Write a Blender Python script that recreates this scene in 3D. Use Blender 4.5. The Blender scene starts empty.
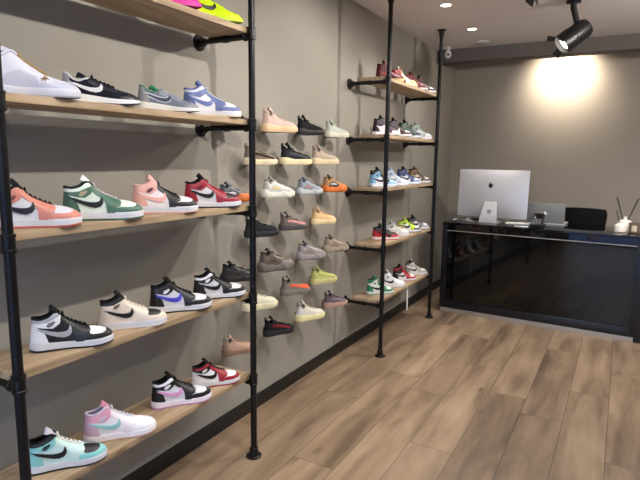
import bpy, bmesh, math, random
from mathutils import Vector, Matrix
from mathutils.geometry import delaunay_2d_cdt
random.seed(7)
PI = math.pi
SC = bpy.context.scene
COL = SC.collection

# ------------------------------------------------------------------ camera
CAMP = Vector((1.767, 0.0, 1.45))
F_PX, YAW, PITCH, ROLL = 541.87, -0.5071, -0.1511, 0.0134
fw = Vector((math.sin(YAW)*math.cos(PITCH), math.cos(YAW)*math.cos(PITCH), math.sin(PITCH)))
rt = Vector((math.cos(YAW), -math.sin(YAW), 0)); up = rt.cross(fw)
r2 = rt*math.cos(ROLL) + up*math.sin(ROLL); u2 = up*math.cos(ROLL) - rt*math.sin(ROLL)
cam_d = bpy.data.cameras.new('camera'); cam = bpy.data.objects.new('camera', cam_d); COL.objects.link(cam)
M = Matrix((r2, u2, -fw)).transposed().to_4x4(); M.translation = CAMP
cam.matrix_world = M
cam_d.sensor_width = 36; cam_d.lens = F_PX*36/640; cam_d.clip_start = 0.02
SC.camera = cam
SC.view_settings.view_transform = 'Standard'; SC.view_settings.look = 'None'
SC.view_settings.gamma = 1; SC.view_settings.exposure = 0.12; SC.view_settings.use_curve_mapping = False

# ------------------------------------------------------------------ world (dusk-blue street light outside the shop window)
wd = bpy.data.worlds.new('world'); SC.world = wd; wd.use_nodes = True
_n = wd.node_tree.nodes; _l = wd.node_tree.links
_tc = _n.new('ShaderNodeTexCoord'); _sp = _n.new('ShaderNodeSeparateXYZ'); _rp = _n.new('ShaderNodeValToRGB')
_l.new(_tc.outputs['Generated'], _sp.inputs[0]); _l.new(_sp.outputs[2], _rp.inputs[0])
_rp.color_ramp.elements[0].position = .06; _rp.color_ramp.elements[0].color = (.085, .12, .24, 1)
_rp.color_ramp.elements[1].position = .16; _rp.color_ramp.elements[1].color = (.70, .80, 1.0, 1)
_l.new(_rp.outputs[0], _n['Background'].inputs[0])
_n['Background'].inputs[1].default_value = 6.2

H = 2.542; XR = 3.3; YF = -0.7; YB = 6.237
LIGHTS = []
def spot_light(name, loc, target, power, angle, blend=.5, color=(1, .9, .8), radius=.03):
    l = bpy.data.lights.new(name, 'SPOT'); l.energy = power; l.spot_size = math.radians(angle); l.spot_blend = blend
    l.color = color; l.shadow_soft_size = radius
    o = bpy.data.objects.new(name, l); COL.objects.link(o); o.location = loc
    o.rotation_euler = (Vector(target)-Vector(loc)).to_track_quat('-Z', 'Y').to_euler()
    return o
WARM = (1, .93, .85); NEUT = (1, .96, .92)
# track spots aimed at the shoe wall; (lamp position, aim point, power, cone)
TRACK = [((1.31, 4.14, 2.22), (0.0, 3.40, 1.10), 42, 105),
         ((1.26, 3.02, 2.30), (0.0, 2.75, 1.10), 58, 115),
         ((1.26, 1.70, 2.30), (0.0, 1.55, 1.10), 44, 115),  # added spot, out of view, to light the near rack
         ((1.26, 0.60, 2.30), (0.0, 0.90, 1.10), 18, 110)]  # added spot, out of view, lighting the room by the shop front
# unseen second track on the right, added to brighten the back wall
ADDED_TRACK = [((2.55, 3.40, 2.30), (1.3, 6.237, 1.55), 110, 125)]
for q in ADDED_TRACK: spot_light('track_lamp_light', q[0], q[1], q[2], q[3], .9, WARM)
for q in TRACK: spot_light('track_lamp_light', q[0], q[1], q[2], q[3], .6, WARM, .016)
# wall washer tucked behind the ceiling beam
spot_light('wall_washer_light', (1.15, 5.93, 2.47), (1.15, 6.237, 2.30), 62, 125, .75, (1, .88, .72), .03)
# recessed downlights (the first two are seen in the photo, the others are unseen and added as fill light)
DOWN = [(0.548, 4.005), (0.537, 4.813), (2.3, 4.6), (2.3, 2.7), (2.3, 1.0), (0.9, 2.4), (0.9, 0.7)]
for x, y in DOWN: spot_light('downlight_light', (x, y, H-.02), (x, y, 0), (120 if y > 4 else 60) if x > 2 else 30, 130, .8, NEUT, .035)

# ------------------------------------------------------------------ materials
MATS = {}
def srgb(c): return tuple(((v/255)/12.92 if v/255 <= .04045 else ((v/255+.055)/1.055)**2.4) for v in c)
def mat(key, c, rough=.5, metal=0, spec=.5, bump=0, bscale=400, noise=0, nscale=8, emit=0, trans=0, coat=0):
    if key in MATS: return MATS[key]
    m = bpy.data.materials.new(key); m.use_nodes = True; nt = m.node_tree; b = nt.nodes['Principled BSDF']
    l = srgb(c)+(1,)
    b.inputs['Base Color'].default_value = l; b.inputs['Roughness'].default_value = rough
    b.inputs['Metallic'].default_value = metal; b.inputs['Specular IOR Level'].default_value = spec
    b.inputs['Coat Weight'].default_value = coat; b.inputs['Transmission Weight'].default_value = trans
    if emit: b.inputs['Emission Color'].default_value = l; b.inputs['Emission Strength'].default_value = emit
    tc = nt.nodes.new('ShaderNodeTexCoord')
    if noise:
        n = nt.nodes.new('ShaderNodeTexNoise'); n.inputs['Scale'].default_value = nscale; n.inputs['Detail'].default_value = 4
        nt.links.new(tc.outputs['Object'], n.inputs['Vector'])
        mx = nt.nodes.new('ShaderNodeMix'); mx.data_type = 'RGBA'
        mx.inputs[6].default_value = tuple(v*(1-noise) for v in l[:3])+(1,); mx.inputs[7].default_value = tuple(min(1, v*(1+noise)) for v in l[:3])+(1,)
        nt.links.new(n.outputs[0], mx.inputs[0]); nt.links.new(mx.outputs[2], b.inputs['Base Color'])
    if bump:
        n2 = nt.nodes.new('ShaderNodeTexNoise'); n2.inputs['Scale'].default_value = bscale
        nt.links.new(tc.outputs['Object'], n2.inputs['Vector'])
        bp = nt.nodes.new('ShaderNodeBump'); bp.inputs['Strength'].default_value = bump; bp.inputs['Distance'].default_value = .002
        nt.links.new(n2.outputs[0], bp.inputs['Height']); nt.links.new(bp.outputs[0], b.inputs['Normal'])
    MATS[key] = m
    return m
def leather(c): return mat('leather_%d_%d_%d' % c, c, .45, bump=.12, bscale=500)
def fabric(c): return mat('fabric_%d_%d_%d' % c, c, .9, spec=.2, bump=.35, bscale=700)
def rubber(c): return mat('rubber_%d_%d_%d' % c, c, .55, spec=.4, noise=.04, nscale=30)

def wood_mat(key, c1, c2, along=1, rough=.55, scale=1.0):
    m = bpy.data.materials.new(key); m.use_nodes = True; nt = m.node_tree; b = nt.nodes['Principled BSDF']; N = nt.nodes.new; L = nt.links.new
    tc = N('ShaderNodeTexCoord'); mp = N('ShaderNodeMapping')
    s = [14*scale, 14*scale, 14*scale]; s[along] = 1.2*scale
    mp.inputs['Scale'].default_value = s; L(tc.outputs['Object'], mp.inputs['Vector'])
    n = N('ShaderNodeTexNoise'); n.inputs['Scale'].default_value = 2.2; n.inputs['Detail'].default_value = 7; n.inputs['Distortion'].default_value = .8
    L(mp.outputs[0], n.inputs['Vector'])
    r = N('ShaderNodeValToRGB'); r.color_ramp.elements[0].position = .3; r.color_ramp.elements[1].position = .72
    r.color_ramp.elements[0].color = srgb(c1)+(1,); r.color_ramp.elements[1].color = srgb(c2)+(1,)
    L(n.outputs[0], r.inputs[0])
    # knots
    v = N('ShaderNodeTexVoronoi'); v.inputs['Scale'].default_value = 1.0
    mp2 = N('ShaderNodeMapping'); s2 = [9, 9, 9]; s2[along] = 3.2; mp2.inputs['Scale'].default_value = s2
    L(tc.outputs['Object'], mp2.inputs['Vector']); L(mp2.outputs[0], v.inputs['Vector'])
    r3 = N('ShaderNodeValToRGB'); r3.color_ramp.elements[0].position = .04; r3.color_ramp.elements[1].position = .13
    r3.color_ramp.elements[0].color = (.45, .38, .3, 1); r3.color_ramp.elements[1].color = (1, 1, 1, 1)
    L(v.outputs['Distance'], r3.inputs[0])
    mx = N('ShaderNodeMix'); mx.data_type = 'RGBA'; mx.blend_type = 'MULTIPLY'; mx.inputs[0].default_value = .8
    L(r.outputs[0], mx.inputs[6]); L(r3.outputs[0], mx.inputs[7]); L(mx.outputs[2], b.inputs['Base Color'])
    b.inputs['Roughness'].default_value = rough
    MATS[key] = m; return m

def floor_mat():
    m = bpy.data.materials.new('floor_planks'); m.use_nodes = True; nt = m.node_tree; b = nt.nodes['Principled BSDF']; N = nt.nodes.new; L = nt.links.new
    def mth(op, a, b_=None, c=None):
        n = N('ShaderNodeMath'); n.operation = op
        for i, q in enumerate((a, b_, c)):
            if q is None: continue
            if isinstance(q, (int, float)): n.inputs[i].default_value = q
            else: L(q, n.inputs[i])
        return n.outputs[0]
    tc = N('ShaderNodeTexCoord'); sp = N('ShaderNodeSeparateXYZ'); L(tc.outputs['Object'], sp.inputs[0])
    W = .2225; LEN = 1.25
    xr = mth('DIVIDE', mth('SUBTRACT', sp.outputs[0], .0225), W); row = mth('FLOOR', xr); fx = mth('FRACT', xr)
    w1 = N('ShaderNodeTexWhiteNoise'); w1.noise_dimensions = '1D'; L(mth('ADD', row, 3.37), w1.inputs['W'])
    JO = {0: 1.0, 1: .35, 2: .85, 3: .655, 4: .02, 5: .87, 6: .66, 7: 1.145, 8: .32, 9: .75}; acc = mth('MULTIPLY', mth('MULTIPLY', w1.outputs['Value'], .9), mth('GREATER_THAN', row, 9.5))
    for k_, v_ in JO.items(): acc = mth('ADD', acc, mth('MULTIPLY', mth('COMPARE', row, float(k_), .1), 1-v_/1.25))
    yr = mth('ADD', mth('DIVIDE', sp.outputs[1], LEN), acc)
    pl = mth('FLOOR', yr); fy = mth('FRACT', yr)
    cb = N('ShaderNodeCombineXYZ'); L(row, cb.inputs[0]); L(pl, cb.inputs[1])
    w2 = N('ShaderNodeTexWhiteNoise'); w2.noise_dimensions = '3D'; L(cb.outputs[0], w2.inputs['Vector'])
    # grain, shifted per plank
    off = N('ShaderNodeVectorMath'); off.operation = 'MULTIPLY'; L(w2.outputs['Color'], off.inputs[0]); off.inputs[1].default_value = (7, 13, 5)
    ad = N('ShaderNodeVectorMath'); ad.operation = 'ADD'; L(tc.outputs['Object'], ad.inputs[0]); L(off.outputs[0], ad.inputs[1])
    mp = N('ShaderNodeMapping'); mp.inputs['Scale'].default_value = (5.5, .9, 1); L(ad.outputs[0], mp.inputs['Vector'])
    n = N('ShaderNodeTexNoise'); n.inputs['Scale'].default_value = 1.6; n.inputs['Detail'].default_value = 8; n.inputs['Roughness'].default_value = .5; n.inputs['Distortion'].default_value = .35
    L(mp.outputs[0], n.inputs['Vector'])
    r = N('ShaderNodeValToRGB'); e = r.color_ramp.elements
    e[0].position = .30; e[0].color = srgb((102, 84, 68))+(1,); e[1].position = .72; e[1].color = srgb((164, 141, 117))+(1,)
    k = e.new(.5); k.color = srgb((140, 118, 96))+(1,)
    L(n.outputs[0], r.inputs[0])
    # fine grain lines
    mp3 = N('ShaderNodeMapping'); mp3.inputs['Scale'].default_value = (120, 4, 1); L(ad.outputs[0], mp3.inputs['Vector'])
    n3 = N('ShaderNodeTexNoise'); n3.inputs['Scale'].default_value = 1; n3.inputs['Detail'].default_value = 3; L(mp3.outputs[0], n3.inputs['Vector'])
    # knots
    mp2 = N('ShaderNodeMapping'); mp2.inputs['Scale'].default_value = (4.2, 1.9, 1); L(ad.outputs[0], mp2.inputs['Vector'])
    v = N('ShaderNodeTexVoronoi'); v.inputs['Scale'].default_value = 1; L(mp2.outputs[0], v.inputs['Vector'])
    kn = N('ShaderNodeMapRange'); L(v.outputs['Distance'], kn.inputs[0]); kn.inputs[1].default_value = .01; kn.inputs[2].default_value = .11; kn.inputs[3].default_value = .5; kn.inputs[4].default_value = 1
    val = mth('MULTIPLY', mth('ADD', .80, mth('MULTIPLY', w2.outputs['Value'], .34)), mth('ADD', .88, mth('MULTIPLY', n3.outputs[0], .24)))
    ex = mth('MINIMUM', fx, mth('SUBTRACT', 1, fx)); ey = mth('MINIMUM', fy, mth('SUBTRACT', 1, fy))
    seam = mth('MINIMUM', mth('MULTIPLY', ex, W), mth('MULTIPLY', ey, LEN))
    sm = N('ShaderNodeMapRange'); L(seam, sm.inputs[0]); sm.inputs[1].default_value = .0008; sm.inputs[2].default_value = .003; sm.inputs[3].default_value = .42; sm.inputs[4].default_value = 1
    tot = mth('MULTIPLY', mth('MULTIPLY', val, sm.outputs[0]), kn.outputs[0])
    mx = N('ShaderNodeVectorMath'); mx.operation = 'SCALE'; L(r.outputs[0], mx.inputs[0]); L(tot, mx.inputs['Scale'])
    L(mx.outputs[0], b.inputs['Base Color']); b.inputs['Roughness'].default_value = .42; b.inputs['Specular IOR Level'].default_value = .4
    bp = N('ShaderNodeBump'); bp.inputs['Strength'].default_value = .25; bp.inputs['Distance'].default_value = .002
    L(sm.outputs[0], bp.inputs['Height']); L(bp.outputs[0], b.inputs['Normal'])
    return m

M_wall = mat('wall_paint', (156, 152, 143), .85, spec=.2, noise=.035, nscale=3, bump=.08, bscale=250)
M_ceil = mat('ceiling_paint', (226, 221, 221), .9, spec=.15, noise=.02, nscale=3)
M_beam = mat('beam_paint', (104, 98, 96), .9, spec=.15, noise=.03)
M_back = mat('back_wall_paint', (156, 148, 138), .9, spec=.15, noise=.03, nscale=3)
M_base = mat('black_baseboard', (22, 22, 24), .45, noise=.1)
M_pipe = mat('black_pipe', (20, 20, 22), .38, metal=.35, noise=.15, nscale=40)
M_board = wood_mat('board_oak', (138, 116, 90), (192, 168, 136))
M_floor = floor_mat()
M_gloss = mat('black_gloss', (9, 10, 13), .05, spec=.5, coat=.0, noise=.05)
M_deskframe = mat('black_satin_frame', (21, 23, 30), .28, noise=.06)
M_alu = mat('brushed_aluminium', (186, 180, 172), .4, metal=.4, noise=.04, nscale=60)
M_silver = mat('silver_shell', (206, 206, 209), .4, metal=.35, noise=.02)
M_white = mat('white_plastic', (228, 226, 222), .4, noise=.02)
M_black = mat('black_plastic', (18, 18, 20), .4, noise=.1)
M_mesh = mat('black_chair_mesh', (13, 13, 17), .85, spec=.2, bump=.4, bscale=300)
M_screen = mat('dark_screen', (12, 12, 14), .12, noise=.02)
M_ceramic = mat('white_ceramic', (232, 224, 212), .3, noise=.02)
M_amber = mat('brown_glass', (110, 96, 84), .12, noise=.1, nscale=20)
M_cream = mat('cream_label', (205, 190, 165), .6, noise=.03)
M_reed = mat('dark_reed', (42, 36, 34), .8, noise=.1)
M_lamp = mat('lamp_glow', (255, 246, 232), .5, emit=14)
M_logoglow = mat('lit_logo', (240, 245, 255), .5, emit=.55)
M_paper = mat('white_paper', (226, 226, 228), .8, noise=.02)
M_glass = mat('window_glass', (235, 240, 245), .03, trans=1)
M_bracket = mat('grey_bracket_metal', (96, 92, 88), .45, metal=.6, noise=.05)

# ------------------------------------------------------------------ mesh helpers
def tag(o, label=None, cat=None, group=None, kind=None):
    if label: o['label'] = label
    if cat: o['category'] = cat
    if group: o['group'] = group
    if kind: o['kind'] = kind
    return o
def link(name, me, m, parent=None, sharp=35):
    me.materials.append(m)
    for p in me.polygons: p.use_smooth = True
    me.set_sharp_from_angle(angle=math.radians(sharp))
    o = bpy.data.objects.new(name, me); COL.objects.link(o)
    if parent: o.parent = parent
    return o
def from_data(name, vs, fs, m, parent=None, sharp=35, recalc=True):
    me = bpy.data.meshes.new(name); me.from_pydata([tuple(v) for v in vs], [], fs)
    if recalc:
        bm = bmesh.new(); bm.from_mesh(me)
        bmesh.ops.remove_doubles(bm, verts=bm.verts, dist=1e-6)
        bmesh.ops.recalc_face_normals(bm, faces=bm.faces); bm.to_mesh(me); bm.free()
    me.update()
    return link(name, me, m, parent, sharp)
def empty(name, loc, rz=0, parent=None):
    o = bpy.data.objects.new(name, None); COL.objects.link(o); o.location = loc; o.rotation_euler = (0, 0, rz)
    o.empty_display_size = .05
    if parent: o.parent = parent
    return o
class B:
    def __init__(s): s.bm = bmesh.new()
    def box(s, a, b, bev=0, mtx=None):
        r = bmesh.ops.create_cube(s.bm, size=1)['verts']
        for v in r: v.co = Vector(((a[i]+b[i])/2 + v.co[i]*(b[i]-a[i]) for i in range(3)))
        if bev:
            es = list({e for v in r for e in v.link_edges})
            nv = bmesh.ops.bevel(s.bm, geom=es, offset=bev, segments=2, affect='EDGES', profile=.6)['verts']
            r = list(set([v for v in r if v.is_valid] + nv))
        if mtx:
            for v in r: v.co = mtx @ v.co
        return s
    def tube(s, pts, r, n=12, cap=True):
        pts = [Vector(p) for p in pts]; rs = r if isinstance(r, (list, tuple)) else [r]*len(pts)
        rings = []; prev = None
        for i, p in enumerate(pts):
            d = (pts[min(i+1, len(pts)-1)]-pts[max(i-1, 0)]).normalized()
            if prev is None:
                a = d.cross(Vector((0, 0, 1)))
                if a.length < 1e-3: a = d.cross(Vector((1, 0, 0)))
            else: a = prev - d*prev.dot(d)
            a.normalize(); prev = a; b_ = d.cross(a)
            rings.append([s.bm.verts.new(p + (a*math.cos(2*PI*k/n)+b_*math.sin(2*PI*k/n))*rs[i]) for k in range(n)])
        for i in range(len(rings)-1):
            for k in range(n): s.bm.faces.new((rings[i][k], rings[i][(k+1) % n], rings[i+1][(k+1) % n], rings[i+1][k]))
        if cap: s.bm.faces.new(rings[0][::-1]); s.bm.faces.new(rings[-1])
        return s
    def lathe(s, o, axis, prof, n=24):
        # prof: list of (distance along axis, radius)
        o = Vector(o); ax = Vector(axis).normalized()
        return s.tube([o+ax*h for h, r in prof], [max(r, 1e-4) for h, r in prof], n) if all(prof[i+1][0] > prof[i][0]+1e-6 for i in range(len(prof)-1)) else s._lathe2(o, ax, prof, n)
    def _lathe2(s, o, ax, prof, n):
        a = ax.cross(Vector((0, 0, 1)))
        if a.length < 1e-3: a = Vector((1, 0, 0))
        a.normalize(); b_ = ax.cross(a); rings = []
        for h, r in prof: rings.append([s.bm.verts.new(o+ax*h+(a*math.cos(2*PI*k/n)+b_*math.sin(2*PI*k/n))*max(r, 1e-4)) for k in range(n)])
        for i in range(len(rings)-1):
            for k in range(n): s.bm.faces.new((rings[i][k], rings[i][(k+1) % n], rings[i+1][(k+1) % n], rings[i+1][k]))
        s.bm.faces.new(rings[0][::-1]); s.bm.faces.new(rings[-1]); return s
    def prism(s, poly, o, ex, ey, n_, depth):
        o, ex, ey, n_ = Vector(o), Vector(ex), Vector(ey), Vector(n_)
        a = [s.bm.verts.new(o+ex*x+ey*y) for x, y in poly]; b_ = [s.bm.verts.new(o+ex*x+ey*y+n_*depth) for x, y in poly]
        s.bm.faces.new(a); s.bm.faces.new(b_[::-1])
        for i in range(len(poly)): j = (i+1) % len(poly); s.bm.faces.new((a[i], b_[i], b_[j], a[j]))
        return s
    def ball(s, c, r, sc=(1, 1, 1), n=16):
        v = bmesh.ops.create_uvsphere(s.bm, u_segments=n, v_segments=n//2+2, radius=r)['verts']
        for q in v: q.co = Vector((q.co[i]*sc[i]+c[i] for i in range(3)))
        return s
    def build(s, name, m, parent=None, sharp=35):
        bmesh.ops.recalc_face_normals(s.bm, faces=s.bm.faces)
        me = bpy.data.meshes.new(name); s.bm.to_mesh(me); s.bm.free()
        return link(name, me, m, parent, sharp)
def struct(name, b, m): return tag(b.build(name, m), kind='structure')

# ------------------------------------------------------------------ room shell
struct('floor', B().box((-.1, YF-.1, -.1), (XR+.1, YB+.1, 0)), M_floor)
struct('ceiling', B().box((-.1, YF-.1, H), (XR+.1, YB+.1, H+.1)), M_ceil)
struct('wall_left', B().box((-.1, YF, 0), (0, YB, H)), M_wall)
struct('wall_right', B().box((XR, YF, 0), (XR+.1, YB, H)), M_wall)
struct('wall_back', B().box((-.1, YB, 0), (XR+.1, YB+.1, H)), M_back)
# ceiling beam in front of the back wall
struct('trim_1', B().box((0.0, 5.581, 2.418), (XR, 5.76, H)), M_beam)
struct('baseboard_left', B().box((0, YF, 0), (.013, YB, .081), .002), M_base)
struct('baseboard_back', B().box((.013, YB-.013, 0), (XR, YB, .081), .002), M_base)
struct('baseboard_right', B().box((XR-.013, YF, 0), (XR, YB-.013, .081), .002), M_base)
# shop front behind the viewer
struct('wall_front', B().box((-.1, YF-.1, 2.2), (XR+.1, YF, H)).box((-.1, YF-.1, 0), (.25, YF, 2.2)).box((XR-.15, YF-.1, 0), (XR+.1, YF, 2.2)), M_wall)
w = B()
for x in (.25, 1.7, XR-.2): w.box((x, YF-.09, 0), (x+.05, YF-.01, 2.2))
w.box((.25, YF-.09, 0), (XR-.15, YF-.01, .06)).box((.25, YF-.09, 2.14), (XR-.15, YF-.01, 2.2))
win = struct('window_1', w, M_base)
B().box((.3, YF-.055, .06), (1.7, YF-.045, 2.14)).box((1.75, YF-.055, .06), (XR-.2, YF-.045, 2.14)).build('window_pane', M_glass, win)

# ------------------------------------------------------------------ pipe racks
XP = .2995
LZ = [1.9864, 1.5963, 1.2117, .8026, .4020]
RZ = [1.9903, 1.5986, 1.2223, .8129, .4024]
YA, YBP, YC, YD = .8718, 2.0045, 3.5806, 4.7367
PR = .0125
def rack(label, ys, zs, yback):
    root = empty('pipe_rack', (XP, (ys[0]+ys[1])/2, 0)); tag(root, label, 'shelf rack', 'black pipe racks')
    ox, oy = XP, (ys[0]+ys[1])/2
    for y in ys:
        yy = y-oy
        post = B().tube([(0, yy, .01), (0, yy, H-.01)], .0152, 16).build('post', M_pipe, root)
        B().lathe((0, yy, 0), (0, 0, 1), [(0, .038), (.007, .038), (.010, .034), (.012, .023), (.045, .0205), (.048, .0155)], 20).build('floor_flange', M_pipe, post)
        B().lathe((0, yy, H), (0, 0, -1), [(0, .040), (.007, .040), (.010, .034), (.012, .024), (.055, .0215), (.058, .0155)], 20).build('ceiling_flange', M_pipe, post)
        for z in zs:
            zc = z-.008; zp = z-.019
            t = B().lathe((0, yy, zc-.027), (0, 0, 1), [(0, .0155), (.001, .0205), (.009, .0205), (.011, .0185), (.043, .0185), (.045, .0205), (.053, .0205), (.054, .0155)], 20)
            t.lathe((0, yy, zp), (-1, 0, 0), [(0, .0165), (.028, .0165), (.030, .0185), (.038, .0185), (.039, .0125)], 16)
            t.build('tee_fitting', M_pipe, post)
            arm = B()
            arm.tube([(-.03, yy, zp), (-ox+.004, yy, zp)], PR, 14)
            arm.lathe((-.125, yy, zp), (-1, 0, 0), [(0, .0126), (.002, .0160), (.030, .0160), (.032, .0126)], 14)
            a = arm.build('bracket_pipe', M_pipe, root)
            B().lathe((-ox, yy, zp), (1, 0, 0), [(0, .038), (.007, .038), (.010, .034), (.012, .023), (.035, .0195), (.038, .0126)], 20).build('wall_flange', M_pipe, a)
    return root
def board(y0, y1, z, root):
    zb = z-.019+PR+.0002
    b = B().box((.062-XP, y0-.004-root.location.y, zb), (.283-XP, y1+.004-root.location.y, zb+.024), .0015).build('shelf_board', M_board, root)
    return zb+.024
rk1 = rack('near black iron pipe rack with five oak boards, on the left', (YA, YBP), LZ, 0)
rk2 = rack('far black iron pipe rack with five oak boards, close to the desk', (YC, YD), RZ, 0)
LT = [board(YA, YBP, z, rk1) for z in LZ]
RT = [board(YC, YD, z, rk2) for z in RZ]

# ------------------------------------------------------------------ sneakers
def hermite(pts):
    xs = [p[0] for p in pts]; ys = [p[1] for p in pts]; n = len(xs)
    d = [(ys[i+1]-ys[i])/(xs[i+1]-xs[i]) for i in range(n-1)]
    m = [d[0]]+[0 if d[i-1]*d[i] <= 0 else 2*d[i-1]*d[i]/(d[i-1]+d[i]) for i in range(1, n-1)]+[d[-1]]
    def f(x):
        if x <= xs[0]: return ys[0]
        if x >= xs[-1]: return ys[-1]
        i = 0
        while x > xs[i+1]: i += 1
        h = xs[i+1]-xs[i]; t = (x-xs[i])/h
        return (2*t**3-3*t*t+1)*ys[i]+(t**3-2*t*t+t)*h*m[i]+(-2*t**3+3*t*t)*ys[i+1]+(t**3-t*t)*h*m[i+1]
    return f
class Style: pass
def style(zt, at, zm, hwp, xc, lean=.12, bulge=.0, spring=.02, n=2.4, m=1.7, inset=.93, wave=0, over=1.02):
    s = Style(); s.zt = hermite(zt); s.at = hermite(at); s.zm = hermite(zm); s.hwp = hermite(hwp); s.xc = xc
    s.lean = lean; s.bulge = bulge; s.spring = spring; s.n = n; s.m = m; s.inset = inset; s.wave = wave; s.over = over
    return s
HW = [(0, .112), (.1, .128), (.3, .128), (.45, .132), (.68, .172), (.8, .172), (1, .15)]
ST = {
 'mid': style([(0, .425), (.10, .405), (.20, .425), (.30, .485), (.345, .455), (.42, .375), (.52, .315), (.62, .270), (.70, .245), (.8, .230), (.9, .200), (.96, .168), (1, .13)],
              [(0, .66), (.25, .64), (.34, .50), (.45, .33), (.62, .22), (.70, .1), (.78, 0), (1, 0)],
              [(0, .125), (.2, .115), (.45, .100), (.75, .098), (1, .108)], HW, .36),
 'high': style([(0, .53), (.10, .51), (.20, .53), (.31, .575), (.36, .53), (.44, .405), (.53, .33), (.62, .278), (.70, .25), (.8, .228), (.9, .200), (.96, .168), (1, .13)],
              [(0, .66), (.25, .64), (.34, .50), (.45, .33), (.62, .22), (.70, .1), (.78, 0), (1, 0)],
              [(0, .125), (.2, .115), (.45, .100), (.75, .098), (1, .108)], HW, .38),
 'bulky': style([(0, .50), (.06, .53), (.13, .49), (.20, .48), (.31, .55), (.37, .50), (.5, .39), (.62, .305), (.70, .262), (.8, .232), (.9, .205), (.96, .175), (1, .14)],
              [(0, .68), (.25, .66), (.34, .52), (.45, .36), (.62, .25), (.70, .12), (.78, 0), (1, 0)],
              [(0, .15), (.2, .14), (.45, .115), (.75, .118), (1, .125)], HW, .37, bulge=.04),
 'runner': style([(0, .36), (.05, .35), (.14, .285), (.22, .27), (.30, .30), (.36, .305), (.5, .262), (.62, .225), (.72, .19), (.82, .168), (.9, .150), (.96, .125), (1, .09)],
              [(0, .55), (.2, .64), (.34, .52), (.45, .36), (.62, .22), (.72, .1), (.8, 0), (1, 0)],
              [(0, .14), (.15, .125), (.4, .10), (.7, .070), (1, .075)], HW, .34, lean=.2, spring=.035, over=1.035),
 'knit': style([(0, .41), (.05, .40), (.12, .335), (.19, .315), (.26, .365), (.31, .375), (.40, .315), (.50, .275), (.60, .252), (.70, .238), (.8, .226), (.9, .200), (.96, .165), (1, .12)],
              [(0, .55), (.2, .62), (.32, .50), (.42, .30), (.6, .18), (.70, .08), (.78, 0), (1, 0)],
              [(0, .165), (.1, .165), (.4, .125), (.7, .130), (1, .125)], [(0, .125), (.1, .142), (.3, .142), (.45, .142), (.68, .18), (.8, .18), (1, .15)], .34, lean=.22, bulge=.06, spring=.03, inset=.88, over=1.03),
 'chunky': style([(0, .40), (.06, .41), (.13, .35), (.20, .335), (.28, .39), (.33, .39), (.42, .335), (.52, .295), (.6, .275), (.70, .258), (.8, .238), (.9, .212), (.96, .18), (1, .14)],
              [(0, .58), (.2, .62), (.32, .50), (.42, .36), (.6, .22), (.70, .1), (.78, 0), (1, 0)],
              [(0, .20), (.12, .185), (.25, .15), (.42, .135), (.6, .155), (.75, .135), (1, .16)], [(0, .13), (.1, .148), (.3, .14), (.45, .14), (.68, .185), (.8, .182), (1, .15)], .35, lean=.22, bulge=.09, spring=.035, inset=.87, wave=.012, over=1.05),
}
def plan(s, x):
    x = min(max(x, 0), 1); e = 1
    if x < .15: e = max(0, 1-((.15-x)/.15)**2.2)**.5
    if x > .72: e = max(0, 1-((x-.72)/.28)**2.3)**.52
    return s.hwp(x)*e
def warp(s, x, z): return x + s.lean*max(0, z-.12)*max(0, 1-x)**5*(1 if x < .5 else 0)
def bend(x): return .018*math.sin(PI*x*1.1+.2)
def SP(s, u, v, side, off=0):
    def base(u, v):
        x = (1-math.cos(PI*u))/2; t = math.sin(min(max(v, 0), 1)*PI/2)
        zb = s.zm(x)-.012; z = zb+(s.zt(x)-zb)*t; a = s.at(x)
        w_ = plan(s, x)*s.inset*(a+(1-a)*max(0, 1-t**s.n)**(1/s.m))
        x2 = .5+(x-.5)*.985
        return Vector((warp(s, x2, z), side*w_+bend(x), z))
    p = base(u, v)
    if off:
        uu = min(max(u, .012), .988); vv = min(max(v, .01), .985); h = .006
        du = base(uu+h, vv)-base(uu-h, vv); dv = base(uu, vv+h)-base(uu, vv-h)
        n = du.cross(dv)
        if n.length > 1e-9:
            n.normalize()
            if n.y*side < 0: n = -n
            if abs(n.y) < .02 and n.z < 0: n = -n
            if u < .02: n = Vector((-1, side*.2, 0)).normalized()
            if u > .985: n = Vector((1, side*.2, .3)).normalized()
            p = p+n*off
    return p
def uv_of(s, x, z):
    x = min(max(x, 0), 1); u = math.acos(1-2*x)/PI
    zb = s.zm(x)-.012; t = (z-zb)/(s.zt(x)-zb); t = min(max(t, 0), 1)
    return (u, math.asin(t)*2/PI)
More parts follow.
